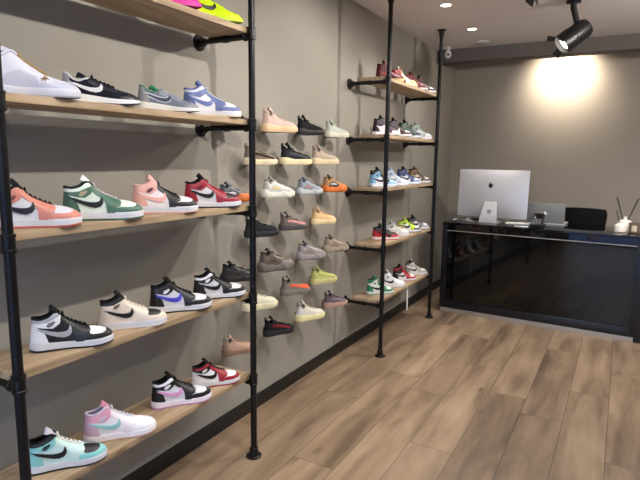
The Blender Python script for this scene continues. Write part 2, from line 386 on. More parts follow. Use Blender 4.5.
def patch_mesh(s, poly, side, L, layer, vs, fs, smooth=False):
    # poly in (x, z) side-view coordinates, projected on the shoe surface as a thin raised panel
    pts = []
    for i in range(len(poly)):
        a, b = poly[i], poly[(i+1) % len(poly)]
        n = max(1, int(math.hypot(b[0]-a[0], b[1]-a[1])/.025))
        for k in range(n): pts.append((a[0]+(b[0]-a[0])*k/n, a[1]+(b[1]-a[1])*k/n))
    q = []
    for p in pts:
        c = uv_of(s, *p)
        if not q or math.hypot(c[0]-q[-1][0], c[1]-q[-1][1]) > .004: q.append(c)
    if len(q) > 2 and math.hypot(q[0][0]-q[-1][0], q[0][1]-q[-1][1]) < .004: q.pop()
    if len(q) < 3: return
    us = [p[0] for p in q]; ws = [p[1] for p in q]
    def inside(x, y):
        c = False; j = len(q)-1
        for i in range(len(q)):
            if (q[i][1] > y) != (q[j][1] > y) and x < (q[j][0]-q[i][0])*(y-q[i][1])/(q[j][1]-q[i][1])+q[i][0]: c = not c
            j = i
        return c
    grid = []
    gx = min(us)+.02
    while gx < max(us):
        gy = min(ws)+.03
        while gy < max(ws):
            if inside(gx, gy) and min(math.hypot(gx-a, gy-b) for a, b in q) > .014: grid.append((gx, gy))
            gy += .06
        gx += .03
    V = [Vector(p) for p in q+grid]
    r = delaunay_2d_cdt(V, [], [list(range(len(q)))], 1, 1e-6)
    ov, of = r[0], r[2]
    base = len(vs); off = .0028+.0034*layer
    for v in ov: vs.append(SP(s, v[0], v[1], side, off)*L)
    m = len(ov)
    for v in ov: vs.append(SP(s, v[0], v[1], side, -.004)*L)
    cnt = {}
    for f in of:
        fs.append([base+i for i in f])
        for i in range(len(f)):
            a, b = f[i], f[(i+1) % len(f)]; cnt[(a, b)] = 1
    for (a, b) in list(cnt):
        if (b, a) not in cnt: fs.append([base+a, base+m+a, base+m+b, base+b])
def patch(name, s, poly, L, layer, m, root, sides=(1, -1)):
    vs, fs = [], []
    for sd in sides: patch_mesh(s, poly, sd, L, layer, vs, fs)
    if fs: return from_data(name, vs, fs, m, root, 50)
def smooth_poly(p, it=1):
    for _ in range(it):
        q = []
        for i in range(len(p)):
            a, b = p[i], p[(i+1) % len(p)]
            q += [(a[0]*.75+b[0]*.25, a[1]*.75+b[1]*.25), (a[0]*.25+b[0]*.75, a[1]*.25+b[1]*.75)]
        p = q
    return p
NU = 40; NV = 10; NS = 8
def shoe_body(s, L, m_up, m_in, root):
    vs, fs, fl = [], [], []
    K = NV*2+NS+1
    for i in range(NU+1):
        u = i/NU; x = (1-math.cos(PI*u))/2
        pit = .24*max(0, min(1, (s.xc-x)/.05))*max(0, min(1, (x-.005)/.03)) if x < s.xc else 0
        row = [SP(s, u, v/NV, 1) for v in range(NV+1)]
        a = row[-1]; b = SP(s, u, 1, -1)
        for k in range(1, NS):
            f = k/NS; sgn = 2*f-1; bump = 1-abs(sgn)**5
            p = a.lerp(b, f); p.z = max(p.z-pit*bump, .10) + (0 if pit > 0 else .01*(1-sgn*sgn)*(1 if x > s.xc else 0)); row.append(p)
        row += [SP(s, u, 1-v/NV, -1) for v in range(NV+1)]
        vs += [p*L for p in row]
    K = len(vs)//(NU+1)
    for i in range(NU):
        x = (1-math.cos(PI*(i+.5)/NU))/2
        for k in range(K-1):
            f = [i*K+k, i*K+k+1, (i+1)*K+k+1, (i+1)*K+k]
            (fl if (NV <= k < NV+NS and x < s.xc) else fs).append(f)
    fs += [[i*K, (i+1)*K, (i+1)*K+K-1, i*K+K-1] for i in range(NU)]
    from_data('upper', vs, fs, m_up, root, 50)
    from_data('lining', vs, fl, m_in, root, 50, recalc=False)
def loose_clean(): pass
def sole_mesh(name, s, L, h0, h1, grow, m, root, ridges=0):
    vs, fs = [], []; hs = [0, .12, .35, .6, .85, 1]; N = 64
    def ring(h, ins):
        out = []
        for k in range(N):
            a = 2*PI*k/N; x = (1-math.cos(a))/2; side = 1 if a < PI else -1
            zt_ = s.zm(x)+(s.wave*math.sin(x*24) if s.wave else 0); zb = s.spring*max(0, (x-.68)/.32)**2+s.spring*.3*max(0, (.12-x)/.12)**2
            z = zb+(zt_-zb)*(h0+(h1-h0)*h)
            hh = h0+(h1-h0)*h
            b = 1+s.bulge*math.sin(PI*hh)*(1+.6*math.sin(x*30)*(s.wave > 0))-s.bulge*.4 + grow - ins
            xo = .5+(x-.5)*s.over*(1+ (s.bulge*.35*math.sin(PI*hh)) - ins*.4)
            out.append(Vector((xo, side*plan(s, x)*b+bend(x), z))*L)
        return out
    for h in hs:
        ins = .035 if h in (0,) and h0 == 0 else (.03 if h == 1 and h1 == 1 else 0)
        vs += ring(h, ins)
    for i in range(len(hs)-1):
        for k in range(N): fs.append([i*N+k, i*N+(k+1) % N, (i+1)*N+(k+1) % N, (i+1)*N+k])
    for base in (0, (len(hs)-1)*N):
        for k in range(1, N//2): 
            a, b, c, d = base+k, base+(k+1), base+(N-k-1) % N, base+(N-k) % N
            if k == N//2-1: fs.append([a, base+N//2, d])
            else: fs.append([a, b, c, d])
        fs.append([base, base+1, base+N-1])
    return from_data(name, vs, fs, m, root, 40)
def rim(s, L, m, root, r=.017):
    b = B(); pts = []
    u1 = math.acos(1-2*s.xc)/PI; n = 16
    for k in range(n+1): pts.append(SP(s, u1*(1-k/n), 1, -1)*L)
    for k in range(1, n+1): pts.append(SP(s, u1*k/n, 1, 1)*L)
    b.tube(pts, r*L, 8); b.build('collar', m, root)
def tongue(s, L, m, root, top=(.25, .58), hw=.07):
    x0 = .62; path = [(x, s.zt(x)+.006) for x in (.62, .56, .5, .44, s.xc+.02)]+[((s.xc+top[0])/2+.015, (s.zt(s.xc)+top[1])/2+.01), top]
    vs, fs = [], []; n = 6; T = .022
    for layer in (0, 1):
        for i, (x, z) in enumerate(path):
            w_ = (.03+(hw-.03)*i/(len(path)-1))
            for k in range(n+1):
                f = 2*k/n-1; tip = .03*f*f if i == len(path)-1 else 0
                vs.append(Vector((x-.022*f*f-(T if layer else 0)*.8, w_*f+bend(x), z-.022*f*f-tip-(T if layer else 0)*.5))*L)
    R = len(path)*(n+1)
    for i in range(len(path)-1):
        for k in range(n):
            a = i*(n+1)+k; fs.append([a, a+1, a+n+2, a+n+1]); fs.append([R+a, R+a+n+1, R+a+n+2, R+a+1])
    def side(idx):
        for a, b in zip(idx, idx[1:]): fs.append([a, b, b+R, a+R])
    side([i*(n+1) for i in range(len(path))]); side([i*(n+1)+n for i in range(len(path))])
    side(list(range(n+1))); side([(len(path)-1)*(n+1)+k for k in range(n+1)])
    return from_data('tongue', vs, fs, m, root, 60)
def laces(s, L, m, root, n=6, bow=True):
    b = B()
    for i in range(n):
        x = .40+(.66-.40)*i/(n-1); w_ = plan(s, x)*s.inset*s.at(x)+.014; z = s.zt(x)+.014
        for sg in (1, -1):
            dx = .016*sg
            pts = [(x-dx, -w_, z-.008), (x-dx*.5, -w_*.5, z+.010), (x+dx*.5, w_*.5, z+.010), (x+dx, w_, z-.008)]
            pts = [Vector((p[0], p[1]+bend(x), p[2]-(p[0]-x)*.75))*L for p in pts]
            b.tube(pts, .0095*L, 6)
    if bow:
        x = .385; z = s.zt(x)+.03
        for sg in (1, -1):
            b.tube([Vector(q)*L for q in ((x, bend(x), z), (x+.01, sg*.04+bend(x), z+.022), (x+.02, sg*.075+bend(x), z-.006), (x+.015, sg*.04+bend(x), z-.016), (x+.005, bend(x), z))], .008*L, 6)
    b.build('laces', m, root)
SWOOSH = [(x*.82+.01, z*.86+.028) for x, z in [(.045, .318), (.15, .262), (.28, .208), (.38, .172), (.47, .155), (.545, .172), (.585, .215), (.588, .265), (.562, .318), (.545, .285), (.535, .262), (.51, .243), (.46, .236), (.38, .240), (.28, .262), (.15, .303)]]
def tf(p, sx=1, sz=1, dx=0, dz=0): return [(x*sx+dx, z*sz+dz) for x, z in p]
def wing(s, L, cx, cz, m, root, r=.035):
    p = [(cx-r*1.6, cz-.012), (cx-r*.5, cz-.028), (cx+r*.6, cz-.012), (cx+r*1.7, cz+.028), (cx+r*1.2, cz+.05), (cx+r*.3, cz+.032), (cx-r*.6, cz+.028)]
    for sd in (-1, 1): patch('ankle_emblem', s, p, L, 3, m, root, (sd,))
WHT = (212, 213, 219); BLK = (24, 24, 27)
def j1(root, L, c, kind='mid'):
    s = ST[kind]; k = dict(q=WHT, box=WHT, guard=BLK, eye=BLK, heel=BLK, ankle=BLK, flap=None, sw=BLK, mid=WHT, out=BLK, lace=BLK, tongue=BLK, rim=BLK, logo=(70, 70, 74)); k.update(c)
    hi = .10 if kind == 'high' else (.05 if kind == 'bulky' else 0)
    zc = .36+hi*.4
    sole_mesh('midsole', s, L, .22, 1, 0, rubber(k['mid']), root)
    sole_mesh('outsole', s, L, 0, .22, .012, rubber(k['out']), root)
    shoe_body(s, L, leather(k['q']), fabric(k['rim']), root)
    patch('toe_box', s, [(.70, .235), (.74, .32), (.88, .32), (.925, .30), (.915, .16), (.86, .150), (.74, .165), (.70, .18)], L, 0, leather(k['box']), root)
    patch('toe_guard', s, [(.60, .08), (.615, .15), (.70, .165), (.77, .162), (.86, .160), (.915, .175), (.925, .30), (1.0, .30), (1.0, .06), (.8, .06)], L, 1, leather(k['guard']), root)
    patch('heel_counter', s, [(0, .07), (0, .335), (.05, .325), (.12, .285), (.17, .22), (.20, .14), (.225, .07)], L, 1, leather(k['heel']), root)
    patch('ankle_panel', s, [(0, .335), (0, .75), (.30, .75), (.35, .75), (.375, .40), (.34, .335), (.26, .29), (.17, .30), (.10, .315)], L, 1, leather(k['ankle']), root)
    patch('eyestay', s, [(.31, .75), (.36, .42), (.355, .365), (.41, .318), (.47, .280), (.51, .235), (.525, .18), (.53, .08), (.63, .08), (.645, .16), (.70, .178), (.72, .215), (.70, .26), (.66, .32), (.5, .6)], L, 2, leather(k['eye']), root)
    if k['flap']: patch('collar_panel', s, [(0, zc+.005), (0, .75), (.33, .75), (.36, .44+hi), (.20, .37+hi), (.10, zc)], L, 2, leather(k['flap']), root)
    for sd in (-1, 1): patch('swoosh', s, SWOOSH, L, 3, leather(k['sw']), root, (sd,))
    wing(s, L, .235, .335+hi*.5, mat('emblem_%d_%d_%d' % k['logo'], k['logo'], .5), root)
    tongue(s, L, fabric(k['tongue']), root, (.27, .575+hi), .075)
    rim(s, L, fabric(k['rim']), root, .019)
    laces(s, L, fabric(k['lace']), root, 6)
    if k.get('ltag'):
        B().box((-.02*L, -.035*L, -.012*L), (.02*L, .035*L, .004*L), .001, Matrix.Translation(Vector((.268, .013, .545+hi))*L) @ Matrix.Rotation(.9, 4, 'Y')).build('tongue_tag', fabric(k['ltag']), root)
def jsix(root, L, c):
    s = ST['bulky']; w_ = leather(c['q'])
    sole_mesh('midsole', s, L, .18, 1, 0, rubber(c['mid']), root)
    sole_mesh('outsole', s, L, 0, .18, .01, rubber(c['out']), root)
    shoe_body(s, L, w_, fabric(c['rim']), root)
    patch('toe_guard', s, [(.58, .08), (.60, .17), (.75, .185), (.88, .18), (1, .22), (1, .06)], L, 1, leather(c['q2']), root)
    patch('side_panel', s, [(.20, .10), (.25, .26), (.40, .33), (.56, .25), (.60, .10)], L, 1, leather(c['q2']), root)
    patch('heel_counter', s, [(0, .07), (0, .34), (.12, .30), (.2, .07)], L, 1, leather(c['q2']), root)
    for sd in (-1, 1):
        vs, fs = [], []
        for i, (x, z) in enumerate([(.08, .40), (.12, .415), (.16, .43), (.10, .365), (.14, .38), (.18, .395), (.20, .43)]):
            patch_mesh(s, [(x+.008*math.cos(a*PI/4), z+.011*math.sin(a*PI/4)) for a in range(8)], sd, L, 1.5, vs, fs)
        from_data('vent_holes', vs, fs, leather((90, 88, 110)), root)
    # jumping-figure mark ahead of the laces
    patch('side_emblem', s, [(.60, .225), (.625, .235), (.64, .262), (.655, .24), (.69, .222), (.66, .222), (.655, .19), (.64, .215), (.615, .19), (.625, .218)], L, 2, mat('gold_mark', (128, 98, 66), .4), root, (-1,))
    tongue(s, L, leather(c['q']), root, (.25, .61), .08); rim(s, L, leather(c['q']), root, .022)
    laces(s, L, fabric(c['lace']), root, 7)
def runner(root, L, c):
    s = ST['runner']
    sole_mesh('midsole', s, L, .2, 1, 0, rubber(c['mid']), root)
    sole_mesh('outsole', s, L, 0, .2, .01, rubber(c['out']), root)
    shoe_body(s, L, fabric(c['q']), fabric(c['rim']), root)
    patch('toe_guard', s, [(.72, .04), (.74, .10), (.84, .115), (.90, .24), (1, .24), (1, .04)], L, 1, leather(c['guard']), root)
    patch('heel_counter', s, [(0, .08), (0, .60), (.05, .60), (.09, .27), (.16, .20), (.20, .08)], L, 1, leather(c['heel']), root)
    patch('eyestay', s, [(.30, .5), (.34, .245), (.45, .205), (.56, .175), (.66, .15), (.70, .165), (.70, .22), (.5, .5)], L, 1, leather(c['eye']), root)
    sw = tf(SWOOSH, 1.0, .78, .03, .012)
    if c.get('sw2'):
        cx = sum(p[0] for p in sw)/len(sw); cz = sum(p[1] for p in sw)/len(sw)
        patch('swoosh_border', s, [(x+.0+(-.012 if i in (0,) else 0), z+(.014 if i >= 9 or i == 0 else -.014)) for i, (x, z) in enumerate(sw)], L, 2, leather(c['sw2']), root)
    for sd in (-1, 1): patch('swoosh', s, sw, L, 3, leather(c['sw']), root, (sd,))
    tongue(s, L, fabric(c['tongue']), root, (.24, .385), .07); rim(s, L, fabric(c['rim']), root, .016)
    laces(s, L, fabric(c['lace']), root, 6)
def knit(root, L, c):
    s = ST['knit']
    sole_mesh('midsole', s, L, .14, 1, 0, rubber(c['mid']), root)
    sole_mesh('outsole', s, L, 0, .14, -.01, rubber(c.get('out', c['mid'])), root)
    shoe_body(s, L, fabric(c['q']), fabric(c['rim']), root)
    if c.get('stripe'): patch('side_stripe', s, [(.20, .235), (.22, .29), (.45, .262), (.70, .205), (.86, .165), (.84, .13), (.66, .165), (.42, .21)], L, 1, fabric(c['stripe']), root)
    patch('toe_knit', s, [(.66, .16), (.70, .30), (.86, .30), (.95, .15), (.86, .13)], L, 0, fabric(c.get('toe', c['q'])), root)
    patch('heel_panel', s, [(0, .15), (0, .5), (.05, .5), (.09, .30), (.13, .17)], L, 1, fabric(c.get('heel', c['q'])), root)
    b = B(); b.tube([Vector(q)*L for q in ((.045, .012, .33), (.03, .012, .41), (.035, .012, .475), (.065, .012, .485), (.08, .012, .42), (.08, .012, .33))], .015*L, 8); b.build('heel_tab', fabric(c['rim']), root)
    tongue(s, L, fabric(c['q']), root, (.215, .525), .055); rim(s, L, fabric(c['rim']), root, .02)
    laces(s, L, fabric(c['lace']), root, 6, True)
def chunky(root, L, c):
    s = ST['chunky']
    sole_mesh('midsole', s, L, .2, 1, 0, rubber(c['mid']), root)
    sole_mesh('outsole', s, L, 0, .2, -.02, rubber(c['out']), root)
    shoe_body(s, L, fabric(c['q']), fabric(c['rim']), root)
    patch('mudguard', s, [(.56, .12), (.58, .20), (.70, .215), (.80, .20), (.90, .215), (.93, .30), (1, .30), (1, .10)], L, 1, leather(c['guard']), root)
    patch('side_panel', s, [(.16, .14), (.20, .25), (.34, .30), (.50, .27), (.585, .20), (.60, .13), (.40, .11)], L, 1, leather(c['side']), root)
    patch('eyestay', s, [(.30, .6), (.34, .32), (.45, .285), (.58, .235), (.68, .22), (.70, .26), (.60, .36), (.5, .5)], L, 2, leather(c['eye']), root)
    patch('heel_counter', s, [(0, .15), (0, .36), (.08, .33), (.15, .25), (.18, .14)], L, 1, leather(c['heel']), root)
    patch('side_stripe', s, [(.24, .20), (.27, .245), (.38, .255), (.50, .225), (.49, .19), (.38, .21)], L, 2, leather(c.get('stripe', c['eye'])), root)
    tongue(s, L, fabric(c['rim']), root, (.235, .50), .07); rim(s, L, fabric(c['rim']), root, .021)
    laces(s, L, fabric(c['lace']), root, 6)
BUILD = {'j1': lambda r, L, c: j1(r, L, c, 'mid'), 'hi': lambda r, L, c: j1(r, L, c, 'high'), 'six': jsix, 'run': runner, 'knit': knit, 'chunky': chunky}
def sneaker(kind, x, y, z, th, L, cols, label, group, pitch=0):
    root = empty('sneaker', (0, 0, 0)); tag(root, label, 'sneaker', group)
    BUILD[kind](root, L, cols)
    th = math.radians(th); d = Vector((math.sin(th), math.cos(th), 0))
    root.rotation_euler = (0, 0, PI/2-th); root.scale = (1, 1, {'knit': 1.16, 'chunky': 1.2, 'j1': 1.03, 'six': .88, 'run': 1.08}.get(kind, 1))
    o = Vector((x, y, z))-d*L/2; root.location = o
    return root
S1 = 'sneakers on the near rack'; S2 = 'sneakers mounted on the wall between the racks'; S3 = 'sneakers on the far rack'
CORAL = (208, 134, 118); GRN = (70, 108, 90); MINT = (218, 232, 220); PNK = (232, 176, 164); RED = (152, 28, 46); SIL = (150, 152, 158); CRM = (226, 212, 196)
TEAL = (140, 208, 206); PT = (206, 234, 230); BLU = (74, 74, 200); LBL = (88, 104, 152); RK = (216, 158, 200)
LEFT = [
 (0, 1.61, .25, 38, 'run', dict(q=(214, 40, 150), guard=(214, 40, 150), heel=(214, 40, 150), eye=(200, 30, 140), sw=BLK, mid=(222, 60, 160), out=(190, 40, 140), tongue=(214, 40, 150), rim=(160, 30, 110), lace=(214, 40, 150)), 'magenta pink running shoe cut by the top edge, on the topmost board'),
 (0, 1.87, .25, 38, 'run', dict(q=(206, 236, 30), guard=(206, 236, 30), heel=(206, 236, 30), eye=(206, 236, 30), sw=BLK, mid=(200, 232, 30), out=(170, 200, 20), tongue=(206, 236, 30), rim=(190, 220, 30), lace=(216, 240, 60)), 'neon yellow sneaker with black side mark on the topmost board'),
 (1, 1.03, .262, 38, 'six', dict(q=(206, 207, 220), q2=(184, 188, 206), mid=(200, 202, 214), out=(168, 168, 180), rim=(222, 220, 228), lace=(190, 150, 84)), 'chunky white high-top with gold laces beside the leftmost post'),  # overlay panels greyed, shading put into their colour for relief
 (1, 1.29, .245, 38, 'run', dict(q=(26, 28, 40), guard=(26, 28, 40), heel=(150, 152, 160), eye=(24, 26, 36), sw=WHT, mid=(226, 226, 226), out=(34, 36, 48), tongue=(24, 26, 36), rim=(206, 208, 212), lace=(24, 26, 36)), 'low navy black runner with white side mark on the second board'),
 (1, 1.60, .235, 38, 'run', dict(q=(112, 120, 134), guard=(122, 128, 138), heel=(138, 140, 144), eye=(126, 134, 146), sw=(38, 46, 74), sw2=(198, 204, 214), mid=(220, 218, 214), out=(60, 60, 64), tongue=(40, 120, 84), rim=(44, 116, 84), lace=(190, 194, 202)), 'low grey runner with navy side mark and green lining'),
 (1, 1.855, .25, 38, 'j1', dict(q=(226, 228, 236), box=(226, 228, 236), guard=LBL, eye=LBL, heel=LBL, ankle=(98, 116, 170), flap=(208, 212, 226), sw=(88, 108, 172), out=(210, 190, 150), lace=(226, 228, 236), tongue=(98, 116, 170), rim=(98, 112, 164), logo=(90, 104, 160)), 'blue and white leather sneaker at the right end of second board'),
 (2, 1.02, .25, 38, 'j1', dict(guard=CORAL, eye=CORAL, heel=CORAL, ankle=CORAL, out=(196, 96, 84), lace=BLK, logo=(120, 60, 60)), 'coral and white mid-top with black laces behind the leftmost post'),
 (2, 1.28, .258, 38, 'j1', dict(q=MINT, box=MINT, guard=GRN, eye=GRN, heel=GRN, ankle=GRN, flap=MINT, out=(66, 100, 82), lace=(208, 196, 200), tongue=(236, 236, 242), rim=(30, 44, 40), logo=(176, 160, 130)), 'green and pale mint mid-top with black side mark on middle board'),
 (2, 1.57, .25, 38, 'j1', dict(guard=BLK, eye=BLK, heel=PNK, ankle=PNK, sw=(236, 180, 170), out=(226, 178, 172), lace=BLK, tongue=PNK, rim=(232, 184, 174), q=(238, 230, 230), logo=(96, 56, 60)), 'pale pink, white and black mid-top on the middle board'),
 (2, 1.85, .25, 38, 'j1', dict(guard=RED, eye=RED, heel=RED, ankle=RED, box=(44, 24, 30), sw=BLK, lace=RED, tongue=BLK, rim=(26, 20, 24), out=(36, 30, 34), logo=(90, 20, 34)), 'red, white and black mid-top at right end of middle board'),
 (3, 1.12, .25, 38, 'j1', dict(q=BLK, box=(238, 238, 240), guard=BLK, eye=BLK, heel=(238, 238, 242), ankle=(234, 234, 238), flap=(168, 172, 180), sw=(170, 172, 178), lace=BLK, logo=(110, 112, 118)), 'black and white mid-top with silver side mark beside leftmost post'),
 (3, 1.39, .24, 38, 'j1', dict(q=CRM, box=BLK, guard=CRM, eye=CRM, heel=CRM, ankle=CRM, flap=BLK, sw=BLK, out=(226, 222, 218), lace=(230, 220, 206), tongue=BLK, logo=(110, 96, 84)), 'cream mid-top with black collar, black toe panel and side mark'),
 (3, 1.64, .252, 38, 'j1', dict(sw=BLU, ltag=(220, 110, 70), logo=(220, 220, 226)), 'black and white mid-top with royal blue side mark'),
 (3, 1.885, .24, 38, 'j1', dict(flap=(220, 220, 224), sw=BLK, logo=(220, 220, 226)), 'black and white mid-top with black side mark, rightmost on its board'),
 (4, 1.075, .245, 38, 'j1', dict(q=PT, box=BLK, guard=TEAL, eye=PT, heel=TEAL, ankle=TEAL, flap=BLK, lace=(230, 226, 220), tongue=(214, 208, 220), rim=BLK, logo=(40, 60, 64)), 'light teal mid-top with black collar and toe panel on lowest board'),
 (4, 1.31, .252, 38, 'j1', dict(q=(236, 230, 236), box=(240, 238, 240), guard=(238, 236, 240), eye=(236, 226, 234), heel=(214, 176, 196), ankle=(222, 160, 180), sw=(150, 200, 200), mid=(238, 232, 238), out=(196, 160, 140), lace=(214, 218, 228), tongue=(214, 150, 168), rim=(206, 196, 214), logo=(200, 190, 210)), 'white and pastel pink mid-top with teal side mark on lowest board'),
 (4, 1.63, .25, 38, 'j1', dict(flap=(226, 226, 232), sw=RK, mid=(236, 226, 236), out=(190, 130, 176), logo=(226, 226, 232)), 'black and white mid-top with lilac pink side mark on lowest board'),
 (4, 1.85, .225, 38, 'j1', dict(guard=RED, eye=RED, heel=(236, 232, 234), ankle=BLK, flap=RED, box=(240, 236, 238), q=(238, 236, 238), out=RED, tongue=BLK, logo=(230, 220, 220)), 'small red, white and black mid-top at right end of lowest board'),
]
for r, y, L, th, kind, c, lab in LEFT: sneaker(kind, .217, y-(.008 if y < 1.15 else .022), LT[r]+.0006, th-5, L, c, lab, S1)

MAR = (88, 22, 32)
RIGHT = [
 (0, 3.84, dict(q=(100, 22, 32), box=(84, 20, 28), guard=(96, 22, 30), eye=(96, 24, 32), heel=MAR, ankle=MAR, sw=(150, 60, 60), mid=(196, 170, 110), out=(190, 160, 90), lace=(110, 30, 40), tongue=MAR, rim=(70, 20, 26)), 'dark red high-top, leftmost on the far rack top board'),
 (0, 4.13, dict(q=(128, 34, 44), box=(206, 186, 140), guard=(214, 190, 110), eye=(214, 204, 180), heel=(124, 30, 40), ankle=(132, 32, 44), sw=(226, 206, 120), mid=(222, 208, 160), out=(196, 160, 90), lace=(226, 216, 190), tongue=(214, 204, 180), rim=(120, 30, 40)), 'red high-top with cream lace panel and yellow toe'),
 (0, 4.41, dict(q=(214, 190, 176), box=(120, 36, 46), guard=MAR, eye=(112, 32, 42), heel=MAR, ankle=(120, 34, 44), sw=(40, 20, 26), lace=(196, 170, 140), tongue=(120, 34, 44), rim=(70, 20, 26)), 'maroon and cream high-top, third on the far rack top board'),
 (0, 4.62, dict(q=(226, 220, 214), box=(228, 224, 220), guard=(60, 26, 34), eye=(66, 26, 34), heel=(90, 30, 40), ankle=(90, 30, 40), sw=(36, 20, 24), lace=(66, 26, 34)), 'maroon, black and white sneaker, rightmost on top board'),
 (1, 3.81, dict(q=(220, 216, 222), box=(60, 30, 46), guard=(226, 222, 226), eye=(52, 26, 40), heel=(36, 24, 40), ankle=(38, 26, 42), sw=(226, 222, 226), lace=(40, 26, 36)), 'dark purple high-top with white side mark on second far board'),
 (1, 4.06, dict(q=(58, 32, 46), box=(230, 226, 228), guard=(70, 34, 46), eye=(58, 30, 40), heel=(44, 28, 44), ankle=(40, 30, 50), sw=WHT, lace=(50, 30, 40)), 'dark maroon sneaker with white toe panel on second far board'),
 (1, 4.31, dict(q=(40, 66, 56), box=(30, 38, 60), guard=(34, 42, 66), eye=(30, 56, 46), heel=(28, 52, 42), ankle=(30, 60, 46), sw=(34, 40, 60), mid=(190, 196, 206), lace=(26, 40, 40)), 'dark green and navy high-top on second far board'),
 (1, 4.58, dict(q=(224, 224, 226), box=(228, 228, 230), guard=(204, 206, 208), eye=(150, 158, 152), heel=(150, 160, 152), ankle=(120, 136, 126), sw=(176, 180, 180), lace=(220, 220, 222), tongue=(200, 202, 204), rim=(110, 120, 116), out=(210, 210, 212)), 'white and pale grey sneaker, rightmost on second far board'),
 (2, 3.77, dict(q=(226, 230, 236), box=(170, 206, 230), guard=(130, 182, 220), eye=(36, 38, 46), heel=(130, 184, 222), ankle=(126, 180, 218), flap=(30, 32, 38), sw=(32, 34, 40), mid=(226, 230, 238), out=(150, 190, 222), lace=(36, 38, 46)), 'light blue and black high-top, leftmost on middle far board'),
 (2, 4.03, dict(q=(214, 220, 228), box=(226, 228, 232), guard=(196, 208, 222), eye=(176, 192, 212), heel=(160, 182, 208), ankle=(164, 184, 208), sw=(140, 150, 166), mid=(226, 230, 238), out=(170, 186, 210), lace=(210, 216, 224), tongue=(180, 192, 210), rim=(150, 166, 190)), 'pale grey blue high-top on the middle far board'),
 (2, 4.32, dict(q=(224, 228, 236), box=(220, 226, 236), guard=(120, 146, 196), eye=(60, 76, 120), heel=(70, 92, 146), ankle=(56, 74, 122), sw=(34, 40, 64), mid=(222, 228, 238), out=(130, 160, 204), lace=(60, 70, 104), rim=(30, 34, 48)), 'navy blue and white high-top on the middle far board'),
 (2, 4.59, dict(q=(214, 206, 194), box=(224, 218, 208), guard=(60, 46, 38), eye=(70, 52, 40), heel=(90, 68, 48), ankle=(120, 94, 62), sw=(36, 30, 28), lace=(60, 46, 38), tongue=(150, 120, 76)), 'dark brown and tan high-top, rightmost on middle far board'),
 (3, 3.86, dict(q=(176, 28, 40), box=(40, 22, 28), guard=(182, 30, 42), eye=BLK, heel=(180, 28, 42), ankle=(30, 24, 28), sw=BLK, mid=(228, 216, 212), out=(176, 40, 46), lace=BLK), 'red and black high-top behind the third post'),
 (3, 4.09, dict(q=(226, 226, 224), box=(230, 230, 228), guard=(206, 206, 204), eye=(198, 200, 200), heel=(176, 178, 180), ankle=(160, 164, 168), sw=(206, 206, 206), out=(214, 190, 176), lace=(222, 222, 222), tongue=(190, 192, 194), rim=(140, 144, 148)), 'white and light grey sneaker on the second lowest far board'),
 (3, 4.38, dict(q=(226, 226, 220), box=(228, 228, 224), guard=(60, 62, 60), eye=(184, 224, 40), heel=(196, 180, 110), ankle=(150, 190, 50), sw=BLK, lace=(190, 230, 40), tongue=(176, 220, 50), rim=(150, 130, 70)), 'neon green and white sneaker on the second lowest far board'),
 (3, 4.60, dict(q=(222, 222, 224), box=(226, 226, 228), guard=(150, 152, 158), eye=(110, 112, 118), heel=(70, 72, 78), ankle=(50, 52, 56), sw=(36, 36, 40), lace=(60, 60, 66)), 'grey, black and white high-top, rightmost on second lowest board'),
 (4, 3.78, dict(q=(226, 228, 224), box=(224, 228, 224), guard=(40, 130, 86), eye=(40, 128, 84), heel=(38, 126, 82), ankle=(226, 228, 224), flap=(40, 126, 84), sw=(26, 30, 30), out=(50, 130, 90), lace=(226, 228, 226), tongue=(60, 130, 96), rim=(60, 84, 72)), 'green and white high-top, leftmost on the lowest far board'),
 (4, 4.04, dict(q=(234, 234, 236), box=(236, 236, 238), guard=(232, 232, 236), eye=(230, 230, 234), heel=(226, 226, 230), ankle=(228, 228, 232), sw=BLK, out=(200, 200, 204), lace=(228, 228, 232), tongue=(214, 214, 220), rim=(120, 120, 126)), 'plain white high-top with black side mark on lowest far board'),
 (4, 4.31, dict(q=(230, 228, 228), box=(228, 224, 224), guard=(176, 30, 44), eye=(176, 30, 44), heel=(28, 26, 30), ankle=(30, 26, 30), flap=(150, 28, 38), sw=BLK, out=(170, 30, 44), lace=(170, 30, 44)), 'black, red and white high-top on the lowest far board'),
 (4, 4.60, dict(q=(224, 222, 216), box=(224, 222, 216), guard=(164, 162, 154), eye=(170, 168, 160), heel=(150, 148, 142), ankle=(210, 208, 204), flap=(90, 88, 86), sw=(34, 34, 34), out=(190, 186, 176), lace=(206, 204, 198), tongue=(190, 188, 182), rim=(60, 58, 58)), 'white and stone grey high-top, rightmost on lowest far board'),
]
for r, y, c, lab in RIGHT: sneaker('hi' if r != 3 else 'j1', .20, y, RT[r]+.0006, 42, .222, c, lab, S3)

